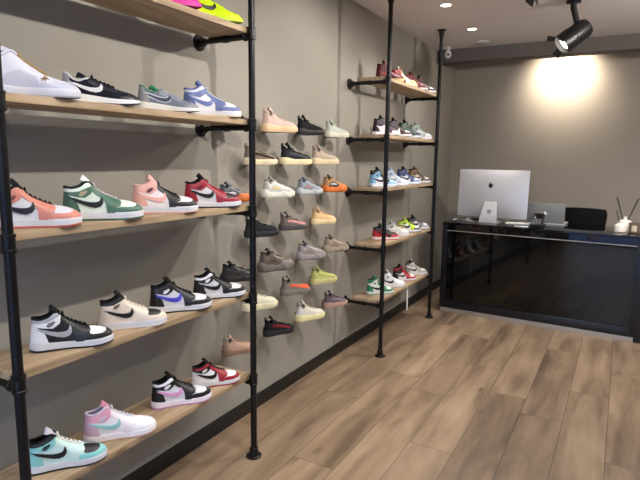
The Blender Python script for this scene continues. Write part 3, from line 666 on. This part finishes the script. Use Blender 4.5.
def K(q, mid, **k):
    d = dict(q=q, mid=mid, rim=tuple(int(v*.8) for v in q), lace=q); d.update(k); return d
def CH(q, mid, **k):
    d = dict(q=q, mid=mid, out=tuple(int(v*.85) for v in mid), guard=tuple(int(v*.9) for v in q), side=tuple(int(v*.85) for v in q), eye=tuple(min(255, int(v*1.08)) for v in q), heel=tuple(int(v*.9) for v in q), rim=tuple(int(v*.7) for v in q), lace=q); d.update(k); return d
WZ = [1.583, 1.408, 1.226, 1.028, .822, .636, .437]
WALL = [
 (0, 2.165, .195, 'knit', K((34, 34, 36), (30, 30, 32)), 'black knit sneaker half hidden behind the second board end'),
 (0, 2.52, .22, 'knit', K((206, 180, 168), (224, 190, 150), rim=(190, 160, 150)), 'pale pink knit sneaker with cream sole in the top wall row'),
 (0, 2.875, .195, 'knit', K((32, 32, 34), (30, 30, 32), lace=(60, 60, 62)), 'black knit sneaker in the top wall row centre'),
 (0, 3.225, .19, 'knit', K((196, 200, 190), (214, 210, 190)), 'off-white grey knit sneaker, rightmost of the top wall row'),
 (1, 2.355, .195, 'knit', K((126, 112, 98), (226, 212, 176), stripe=(50, 44, 40), toe=(150, 138, 124)), 'brown knit sneaker with dark stripe and cream sole behind second post'),
 (1, 2.70, .21, 'knit', K((40, 42, 48), (228, 214, 172), stripe=(76, 76, 80)), 'black knit sneaker with cream yellow sole'),
 (1, 3.055, .205, 'knit', K((184, 166, 148), (222, 204, 166)), 'beige knit sneaker with pale yellow sole in second wall row'),
 (2, 2.145, .172, 'chunky', CH((116, 122, 130), (196, 106, 50), guard=(206, 112, 52), side=(60, 60, 66), eye=(110, 118, 128), out=(150, 80, 40), stripe=WHT), 'grey chunky sneaker with orange base at end of middle board'),
 (2, 2.52, .20, 'chunky', CH((214, 214, 206), (224, 222, 208), side=(196, 198, 192), stripe=(222, 190, 110)), 'chunky white and cream sneaker in the third wall row'),
 (2, 2.88, .18, 'chunky', CH((150, 160, 172), (186, 190, 194), stripe=(196, 130, 120)), 'chunky grey blue sneaker in the third wall row'),
 (2, 3.20, .195, 'chunky', CH((180, 140, 96), (214, 116, 50), guard=(216, 120, 56), side=(70, 60, 56), eye=(190, 150, 104), stripe=WHT), 'tan and orange chunky sneaker in the third wall row'),
 (3, 2.36, .20, 'knit', K((36, 37, 42), (34, 35, 39)), 'all black knit sneaker behind the second post'),
 (3, 2.69, .187, 'knit', K((110, 100, 98), (76, 72, 74), stripe=(208, 150, 146), toe=(150, 118, 116)), 'grey knit sneaker with pink stripe and dark sole'),
 (3, 3.06, .187, 'knit', K((220, 184, 136), (230, 208, 160), toe=(226, 192, 148)), 'pale orange tan knit sneaker in the fourth wall row'),
 (4, 2.16, .185, 'chunky', CH((52, 52, 54), (46, 46, 48)), 'charcoal black chunky sneaker left of the second post'),
 (4, 2.49, .22, 'chunky', CH((104, 94, 86), (112, 106, 102), guard=(130, 124, 118), side=(92, 80, 72), eye=(124, 112, 104), stripe=(80, 68, 62)), 'large brown and grey chunky sneaker in fifth wall row'),
 (4, 2.89, .205, 'chunky', CH((156, 148, 148), (150, 144, 146), stripe=(128, 122, 124)), 'lilac grey chunky sneaker in fifth wall row'),
 (4, 3.23, .20, 'chunky', CH((164, 148, 130), (158, 146, 130), stripe=(140, 126, 110)), 'beige taupe chunky sneaker beside the third bracket pipe'),
 (5, 2.34, .21, 'knit', K((216, 214, 190), (226, 220, 184)), 'cream white knit sneaker behind the second post'),
 (5, 2.71, .205, 'knit', K((122, 118, 108), (120, 116, 108), stripe=(228, 92, 60), toe=(226, 96, 64)), 'grey knit sneaker with a bright orange stripe'),
 (5, 3.06, .205, 'knit', K((190, 192, 120), (196, 188, 130), stripe=(166, 170, 100)), 'yellow green knit sneaker on the wall'),
 (6, 2.16, .18, 'knit', K((190, 156, 136), (150, 120, 100), rim=(150, 130, 116)), 'tan pink knit sneaker left of second post, near the baseboard'),
 (6, 2.53, .195, 'knit', K((28, 28, 31), (38, 38, 42), stripe=(112, 28, 40)), 'black knit sneaker with dark red stripe, lowest wall row'),
 (6, 2.88, .215, 'knit', K((214, 208, 194), (228, 220, 164), heel=(224, 224, 224)), 'cream white knit sneaker with yellowish sole, lowest wall row'),
 (6, 3.24, .195, 'knit', K((104, 92, 100), (178, 142, 128), stripe=(128, 112, 118)), 'purple grey knit sneaker with pinkish sole, lowest wall row'),
]
for r, y, L, kind, c, lab in WALL:
    th = 24; a = math.radians(th); xc = .022+L/2*math.sin(a)+L*.19*math.cos(a)
    z = WZ[r]
    sneaker(kind, xc, y, z, th, L, c, lab, S2)
    b = B().box((0, y-.022, z-.002), (.002, y+.022, z+.03)).box((0, y-.022, z-.002), (xc+.005, y+.022, z-.0005))
    short = ' '.join(lab.split(' in ')[0].split(' behind ')[0].split(',')[0].split(' with ')[0].split(' beside ')[0].split()[:6])
    tag(b.build('shoe_bracket', M_bracket), 'thin metal wall bracket under the ' + ' '.join(lab.split(',')[0].split()[:10]), 'bracket', 'thin wall brackets under the shoes')

# ------------------------------------------------------------------ reception desk
DX, DY, DA, DH = .3098, 5.0107, -.0604, .867
DW, DD = 1.85, .62
desk = empty('reception_desk', (DX, DY, 0), DA); tag(desk, 'glossy black reception desk with a steel kick strip', 'desk')
B().box((0, 0, DH-.018), (DW, DD, DH), .001).build('desk_top', M_gloss, desk)
fr = B().box((0, 0, .045), (.045, .05, DH-.018), .001).box((1.60, 0, .045), (1.70, .05, DH-.018), .001).box((.045, 0, .045), (1.60, .05, .115), .001)
fr.box((1.70, .012, .045), (DW, .05, DH-.018), .001)
fr.build('front_frame', M_deskframe, desk)
B().prism([(0, .792), (.05, .792), (.05, DH-.018), (.0042, DH-.018)], (.045, 0, 0), (0, 1, 0), (0, 0, 1), (1, 0, 0), 1.555).build('fascia', M_gloss, desk)
B().box((.045, -.003, .785), (1.60, .02, .791)).build('trim_strip', M_alu, desk)
B().box((.045, .022, .115), (1.60, .045, .785)).build('front_panel', M_gloss, desk)
B().box((.01, .008, 0), (1.632, .03, .044), .001).build('kick_strip', M_alu, desk)
B().box((0, .05, 0), (.025, DD, DH-.018)).box((DW-.025, .05, 0), (DW, DD, DH-.018)).build('side_panel', M_deskframe, desk)
B().box((.03, .04, 0), (DW-.03, .06, .11)).build('inner_plinth', M_deskframe, desk)
def dp(s_, t_, z_=0): return Vector((DX+s_*math.cos(DA)-t_*math.sin(DA), DY+s_*math.sin(DA)+t_*math.cos(DA), z_))
# small black box on the fascia
b = empty('door_bell_unit', dp(1.28, -.001, .832), DA); tag(b, 'small black box fixed to the front edge of the desk', 'box')
B().box((-.045, -.016, -.017), (.045, 0, .017), .003).build('housing', M_black, b)
B().lathe((-.025, -.016, 0), (0, -1, 0), [(0, .006), (.002, .006), (.003, .004)], 12).build('button', M_screen, b)

# ------------------------------------------------------------------ all-in-one computer seen from behind
im = empty('desktop_computer', dp(.375, .265, DH+.0005), DA-.03); tag(im, 'silver all-in-one computer seen from behind on the desk', 'computer')
W2 = .325
def shell():
    vs, fs = [], []; NX, NZ = 24, 16
    for i in range(NX+1):
        for j in range(NZ+1):
            a = i/NX*2-1; c = j/NZ*2-1
            bulge = max(0, 1-abs(a)**2.4)**1.0*max(0, 1-abs(c)**2.6)
            vs.append((a*W2, -.006-.036*bulge, c*.222))
    for i in range(NX):
        for j in range(NZ): k = i*(NZ+1)+j; fs.append([k, k+1, k+NZ+2, k+NZ+1])
    n = len(vs); vs += [(-W2, 0, -.222), (W2, 0, -.222), (W2, 0, .222), (-W2, 0, .222)]
    left = [j for j in range(NZ+1)]; right = [NX*(NZ+1)+j for j in range(NZ+1)]
    bot = [i*(NZ+1) for i in range(NX+1)]; top = [i*(NZ+1)+NZ for i in range(NX+1)]
    fs += [left+[n+3, n], right+[n+2, n+1], bot+[n+1, n], top+[n+2, n+3], [n, n+1, n+2, n+3]]
    return vs, fs
disp = empty('display', (0, .0, .268), 0, im)
vs, fs = shell()
tilt = Matrix.Rotation(-.05, 4, 'X')
vs = [tilt @ Vector(v) for v in vs]
from_data('back_shell', vs, fs, M_silver, disp, 30)
B().box((-W2, .0, -.222), (W2, .006, .222), .001, tilt).build('screen', M_screen, disp)
# fruit emblem
def apple(scale):
    pts = []
    for k in range(28):
        a = 2*PI*k/28+PI/2; r = 1-.16*math.exp(-((a-PI/2+PI) % (2*PI)-PI)**2*6) - .08*math.exp(-(((a-3*PI/2+PI) % (2*PI))-PI)**2*6)
        x, y = r*math.cos(a)*.92, r*math.sin(a)
        d = math.hypot(x-1.08, y-.12)
        if d < .45: x = 1.08+(x-1.08)/d*.45; y = .12+(y-.12)/d*.45
        pts.append((x*scale, y*scale))
    leaf = [(-.02*scale, 1.05*scale), (.02*scale, 1.45*scale), (.40*scale, 1.65*scale), (.36*scale, 1.25*scale)]
    return pts, leaf
bp_, lf = apple(.023)
tl = Matrix.Translation((0, 0, 0))
e = B(); nrm = tilt @ Vector((0, -1, 0))
for pl in (bp_, lf): e.prism(pl, tilt @ Vector((-.012, -.0405, .075)), (-1, 0, 0), tilt @ Vector((0, 0, 1)), nrm, .003)
e.build('fruit_emblem', mat('black_emblem', (10, 10, 12), .15), disp)
st = B()
def slab(pts, w0, w1, th):
    vs_, fs_ = [], []
    return
# stand: leaning neck and foot
b = B(); n = 10; prev = []
path = [(-.040, .205, .052), (-.062, .15, .062), (-.088, .08, .073), (-.106, .02, .082), (-.106, .008, .084)]
rows = []
for y, z, hw in path: rows.append([b.bm.verts.new((-hw, y, z)), b.bm.verts.new((hw, y, z)), b.bm.verts.new((hw, y+.008, z)), b.bm.verts.new((-hw, y+.008, z))])
for i in range(len(rows)-1):
    for k in range(4): b.bm.faces.new((rows[i][k], rows[i][(k+1) % 4], rows[i+1][(k+1) % 4], rows[i+1][k]))
b.bm.faces.new(rows[0]); b.bm.faces.new(rows[-1])
b.build('neck', M_silver, im)
B().box((-.084, -.108, 0), (.084, .09, .008), .002).build('foot', M_silver, im)
dirn = Vector((0, -.046, -.13)).normalized(); nn = Vector((0, -.13, .046)).normalized()
c0 = Vector((0, -.0795, .105))
B().lathe(c0+nn*-.001, nn, [(0, .021), (.002, .021), (.0025, .019)], 24).build('cable_hole', mat('hole_grey', (120, 122, 128), .5), im)
# ------------------------------------------------------------------ laptop
lp = empty('laptop', dp(.835, .40, DH+.0005), DA); tag(lp, 'open silver laptop, lit emblem on its lid, on the desk', 'laptop')
B().box((-.163, 0, 0), (.163, .225, .015), .004).build('base', M_silver, lp)
lm = Matrix.Translation((0, .004, .012)) @ Matrix.Rotation(math.radians(12), 4, 'X')
M_lid = mat('lid_aluminium', (150, 151, 150), .45, metal=.2, noise=.02)
B().box((-.163, -.004, 0), (.163, .003, .19), .002, lm).build('lid', M_lid, lp)
B().box((-.155, .0032, .008), (.155, .004, .183), 0, lm).build('screen', M_screen, lp)
bp_, lf = apple(.0145); e = B()
for pl in (bp_, lf): e.prism(pl, lm @ Vector((-.005, -.004, .092)), (-1, 0, 0), lm.to_3x3() @ Vector((0, 0, 1)), lm.to_3x3() @ Vector((0, -1, 0)), .001)
e.build('lid_emblem', M_logoglow, lp)
B().box((-.14, .08, .0155), (.14, .2, .017), .001).build('keyboard', M_black, lp)
# second thin laptop/keyboard bits: wireless keyboard beside the computer foot
kb = empty('keyboard', dp(.66, .265, DH+.0005), DA); tag(kb, 'slim white keyboard beside the foot of the silver computer', 'keyboard')
B().box((-.14, -.055, 0), (.10, .055, .010), .003).build('case', M_white, kb)
k2 = B()
for i in range(11):
    for j in range(4): k2.box((-.132+i*.0205, -.045+j*.023, .0098), (-.132+i*.0205+.018, -.045+j*.023+.019, .0125), .001)
k2.build('keys', mat('white_keys', (240, 240, 240), .5), kb)
# ------------------------------------------------------------------ card reader terminal
ct = empty('card_terminal', dp(.82, .13, DH+.0005), DA); ct.scale = (1.25, 1.25, 1.5); tag(ct, 'black payment terminal on a dock in front of laptop', 'card reader')
B().box((-.045, -.05, 0), (.045, .05, .02), .005).build('dock', M_black, ct)
mt = Matrix.Translation((0, 0, .02)) @ Matrix.Rotation(math.radians(35), 4, 'X')
B().box((-.038, -.045, 0), (.038, .065, .03), .006, mt).build('reader', M_black, ct)
B().box((-.03, .015, .0302), (.03, .055, .0315), .001, mt).build('display', M_screen, ct)
k3 = B()
for i in range(3):
    for j in range(3): k3.box((-.026+i*.019, -.036+j*.015, .0302), (-.026+i*.019+.013, -.036+j*.015+.009, .033), .001, mt)
k3.build('keypad', mat('grey_keys', (90, 92, 96), .5), ct)
ph = empty('mobile_phone', dp(.70, .05, DH+.0005), DA+.35); tag(ph, 'flat pale phone lying on front edge of the desk', 'phone')
B().box((-.055, -.03, 0), (.055, .03, .008), .003).build('body', M_white, ph)
B().box((-.05, -.026, .0078), (.05, .026, .0085), 0).build('glass', mat('phone_glass', (140, 150, 175), .15), ph)
# ------------------------------------------------------------------ white charging dock, cables
cd = empty('charging_dock', dp(.14, .33, DH+.0005), DA); tag(cd, 'white charging puck with upright cable left of the computer', 'charger')
B().lathe((0, 0, 0), (0, 0, 1), [(0, .036), (.003, .038), (.016, .034), (.019, .028)], 24).build('puck', M_white, cd)
B().tube([(.0, 0, .015), (-.004, 0, .05), (.0, 0, .085), (.014, 0, .10), (.03, .0, .09)], .004, 8).build('cable', M_white, cd)
cb = B().tube([dp(.02, .22, DH+.004), dp(.03, .30, DH+.004), dp(.06, .335, DH+.004), dp(.12, .24, DH+.004), dp(.18, .2, DH+.004), dp(.24, .17, DH+.004)], .0032, 8).build('white_cable', M_white)
tag(cb, 'thin white cable curling over the left desk corner', 'cable')
# pad of papers under cables
pd = B().box((-.09, -.06, 0), (.09, .06, .006), .001).build('black_mat', M_black); pd.location = dp(.16, .47, DH+.0005); pd.rotation_euler = (0, 0, DA)
tag(pd, 'flat black pad lying behind the white charging puck', 'pad')
# ------------------------------------------------------------------ reed diffusers and candle
def diffuser(p, r, h, neck, sticks, label):
    e = empty('reed_diffuser', p); tag(e, label, 'reed diffuser', 'white reed diffusers on the desk')
    B()._lathe2(Vector((0, 0, 0)), Vector((0, 0, 1)), [(0, r*.85), (.004, r), (h*.72, r), (h*.84, r*.92), (h*.92, r*.6), (h, neck), (h+.022, neck), (h+.022, neck*.6)], 28).build('bottle', M_ceramic, e)
    for d in sticks: B().tube([(0, 0, h*.3), (d[0], d[1], d[2])], .0036, 8).build('reed', M_reed, e)
    return e
diffuser(dp(1.455, .22, DH+.0005), .046, .074, .011, [(-.038, 0, .185)], 'smaller white reed diffuser with one dark stick')
diffuser(dp(1.478, .345, DH+.0005), .054, .098, .012, [(-.078, 0, .285), (.088, 0, .285), (-.070, .008, .27), (.080, -.008, .275)], 'larger white reed diffuser with four dark sticks spread wide')
cg = empty('candle_glass', dp(1.555, .215, DH+.0005)); tag(cg, 'brown glass candle jar in front of the larger diffuser', 'candle')
B()._lathe2(Vector((0, 0, 0)), Vector((0, 0, 1)), [(0, .036), (.003, .042), (.085, .042), (.085, .038), (.055, .037)], 28).build('jar', M_amber, cg)
B().lathe((0, 0, .005), (0, 0, 1), [(0, .03), (.05, .0365), (.0505, .030)], 20).build('wax', M_cream, cg)
lb = B()
n = 10; rows = []
for k in range(n+1):
    a = -PI/2-.45+.9*k/n; rows.append([lb.bm.verts.new((r_*math.cos(a), r_*math.sin(a), z_)) for r_, z_ in ((.0425, .018), (.0425, .065), (.0432, .065), (.0432, .018))])
for k in range(n):
    for j in range(4): lb.bm.faces.new((rows[k][j], rows[k][(j+1) % 4], rows[k+1][(j+1) % 4], rows[k+1][j]))
lb.bm.faces.new(rows[0]); lb.bm.faces.new(rows[-1])
lb.build('jar_label', M_cream, cg)

# ------------------------------------------------------------------ office chair behind the desk
ch = empty('office_chair', dp(1.10, .93, 0), DA); tag(ch, 'black office chair with wide mesh back behind the desk', 'chair')
vs, fs = [], []; NX, NZ = 14, 10
for side in (0, 1):
    for j in range(NZ+1):
        v = j/NZ; z = .52+.48*v; hw = .155+.055*v**.8
        if v > .9: hw -= .02*((v-.9)/.1)**2
        for i in range(NX+1):
            a = i/NX*2-1; vs.append((a*hw, -.10-.05*v+.05*(1-a*a)*-1+(.035 if side else 0), z+(.012*(1-a*a) if j == NZ else 0)))
R_ = (NX+1)*(NZ+1)
for j in range(NZ):
    for i in range(NX):
        k = j*(NX+1)+i; fs.append([k, k+1, k+NX+2, k+NX+1]); fs.append([R_+k, R_+k+NX+1, R_+k+NX+2, R_+k+1])
bd = [i for i in range(NX+1)]+[j*(NX+1)+NX for j in range(1, NZ+1)]+[NZ*(NX+1)+i for i in range(NX-1, -1, -1)]+[j*(NX+1) for j in range(NZ-1, 0, -1)]
for a, b_ in zip(bd, bd[1:]+bd[:1]): fs.append([a, b_, b_+R_, a+R_])
from_data('backrest', vs, fs, M_mesh, ch, 50)
B().box((-.23, -.12, .44), (.23, .22, .51), .025).build('seat', M_mesh, ch)
B().box((-.03, -.16, .40), (.03, -.13, .62), .006).box((-.03, -.16, .40), (.03, .05, .425), .005).build('back_support', M_black, ch)
for sg in (1, -1): B().tube([(sg*.21, .0, .43), (sg*.27, .0, .45), (sg*.27, .0, .66)], .013, 10).box((sg*.27-.03, -.10, .66), (sg*.27+.03, .12, .685), .01).build('armrest', M_black, ch)
B().tube([(0, .04, .08), (0, .04, .44)], [.026, .024], 14).build('gas_column', M_black, ch)
for k in range(5):
    a = 2*PI*k/5+.3; cx, cy = .23*math.cos(a), .04+.23*math.sin(a)
    lg = B().tube([(0, .04, .095), (cx, cy, .072)], [.024, .014], 10).build('leg', M_black, ch)
    B().lathe((cx-.011*math.sin(a), cy+.011*math.cos(a), .0275), (math.sin(a), -math.cos(a), 0), [(0, .024), (.002, .0272), (.02, .0272), (.022, .024)], 16).tube([(cx, cy, .03), (cx, cy, .072)], .006, 8).build('caster', M_black, lg)

# ------------------------------------------------------------------ white tag hanging from the lowest far board
tg = empty('hanging_tag', (.288, 4.16, RT[4]-.014)); tag(tg, 'long white paper tag hanging off the lowest far board', 'tag')
B().box((-.004, -.003, -.10), (-.003, .003, .012)).build('string', M_paper, tg)
B().box((-.003, -.013, -.20), (-.0015, .013, -.03), 0, Matrix.Rotation(.06, 4, 'X')).build('paper', M_paper, tg)

# ------------------------------------------------------------------ ceiling things
for i, (x, y) in enumerate(DOWN):
    o = empty('recessed_downlight', (x, y, H)); tag(o, ['round recessed downlight, the one nearest the top edge', 'round recessed downlight closest to the ceiling beam'][i] if i < 2 else 'round recessed ceiling downlight added out of view as fill', 'ceiling light', 'recessed ceiling downlights')
    B()._lathe2(Vector((0, 0, 0)), Vector((0, 0, -1)), [(0, .048), (.003, .048), (.004, .040), (.001, .036), (0, .034)], 28).build('bezel', M_white, o)
    B().lathe((0, 0, -.0012), (0, 0, -1), [(0, .034), (.001, .034)], 24).build('lens', M_lamp, o)
o = B().lathe((.49, 5.36, H), (0, 0, -1), [(0, .075), (.010, .075), (.016, .068), (.020, .05)], 32).build('smoke_detector', mat('detector_white', (196, 190, 184), .6)); tag(o, 'flat white round detector on the ceiling before the beam', 'detector')
cc = empty('security_camera', (.135, 5.50, H)); tag(cc, 'small white security camera at the ceiling corner', 'camera')
B().lathe((0, 0, 0), (0, 0, -1), [(0, .030), (.012, .030), (.016, .026), (.02, .012), (.035, .012)], 20).build('mount', M_white, cc)
B().ball((0, 0, -.062), .034, (1, 1, 1.15), 20).build('head', M_white, cc)
B().lathe((.012, -.026, -.068), (.42, -.85, -.2), [(0, .011), (.012, .011), (.013, .008)], 18).build('lens', M_black, cc)

# light track and spotlights
TX = 1.36
tr = B().box((TX-.018, .1, H-.022), (TX+.018, 4.30, H), .002).build('light_track', M_black); tag(tr, 'black ceiling track carrying the spotlights, just above the view', 'track')
def fixture(base, lamp, aim, label):
    # lamp = emitting point; the can lies behind it along the axis
    base = Vector(base); lamp = Vector(lamp); ax = (Vector(aim)-lamp).normalized()
    root = empty('track_spotlight', base); tag(root, label, 'spotlight', 'black track spotlights')
    L0 = lamp-base; BL = .20; back = L0-ax*BL
    mid = L0-ax*(BL*.62)
    B().box((-.045, -.018, -.022), (.045, .018, 0), .003).build('adapter', M_black, root)
    B().tube([(0, 0, -.02), (0, 0, -.05), (mid.x*.5, mid.y*.5, mid.z*.6), mid], [.02, .02, .02, .02], 14).build('arm', M_black, root)
    # hollow can: open at the front, lens recessed
    B()._lathe2(back, ax, [(0, .03), (.012, .056), (.04, .066), (.13, .066), (.135, .070), (BL+.02, .070), (BL+.02, .064), (BL-.012, .062)], 28).build('housing', M_black, root)
    B().lathe(L0-ax*.012, ax, [(0, .046), (.004, .046), (.006, .035)], 24).build('lens', M_lamp, root)
    a = ax.cross(Vector((0, 0, 1))).normalized(); b_ = ax.cross(a)
    for k in range(4):
        d = a*math.cos(k*PI/2+.5)+b_*math.sin(k*PI/2+.5); e_ = ax.cross(d).normalized(); f_ = (ax*.7+d*.75).normalized()
        o_ = L0+ax*.02+d*.068
        poly = [(-.024, 0), (.024, 0), (.030, .045), (-.030, .045)]
        B().prism(poly, o_, e_, f_, f_.cross(e_).normalized(), .0015).build('barn_door', M_black, root)
    return root
FL = ['large black track spotlight with flaps, lit, right of centre', 'black track spotlight above the wall of knit sneakers', 'added unseen black track spotlight above the near rack', 'added unseen black track spotlight nearest the shop front']
tr = B().box((2.65-.018, 2.6, H-.022), (2.65+.018, 4.30, H), .002).build('light_track', M_black); tag(tr, 'second black ceiling track, added out of view on the right', 'track')
FL.append('added unseen black spotlight on the right-hand track brightening the back wall')
for i, q in enumerate(TRACK+ADDED_TRACK):
    ax = (Vector(q[1])-Vector(q[0])).normalized(); lamp = Vector(q[0])-ax*.03
    fixture((TX+(.012 if i == 0 else (1.29 if i == 4 else 0)), q[0][1]+.05, H-.0215 if True else H), lamp, q[1], FL[i])
wl = empty('wall_washer', (1.15, 5.90, H)); tag(wl, 'small ceiling spotlight behind the beam lighting the back wall', 'ceiling light')
B().lathe((0, 0, 0), (0, 0, -1), [(0, .04), (.01, .04), (.012, .012), (.03, .012)], 20).build('mount', M_black, wl)
axw = (Vector((1.15, 6.237, 2.30))-Vector((1.15, 5.93, 2.47))).normalized()
B()._lathe2(Vector((0, .01, -.052))-axw*.035, axw, [(0, .02), (.004, .03), (.05, .03), (.05, .026)], 20).build('housing', M_black, wl)
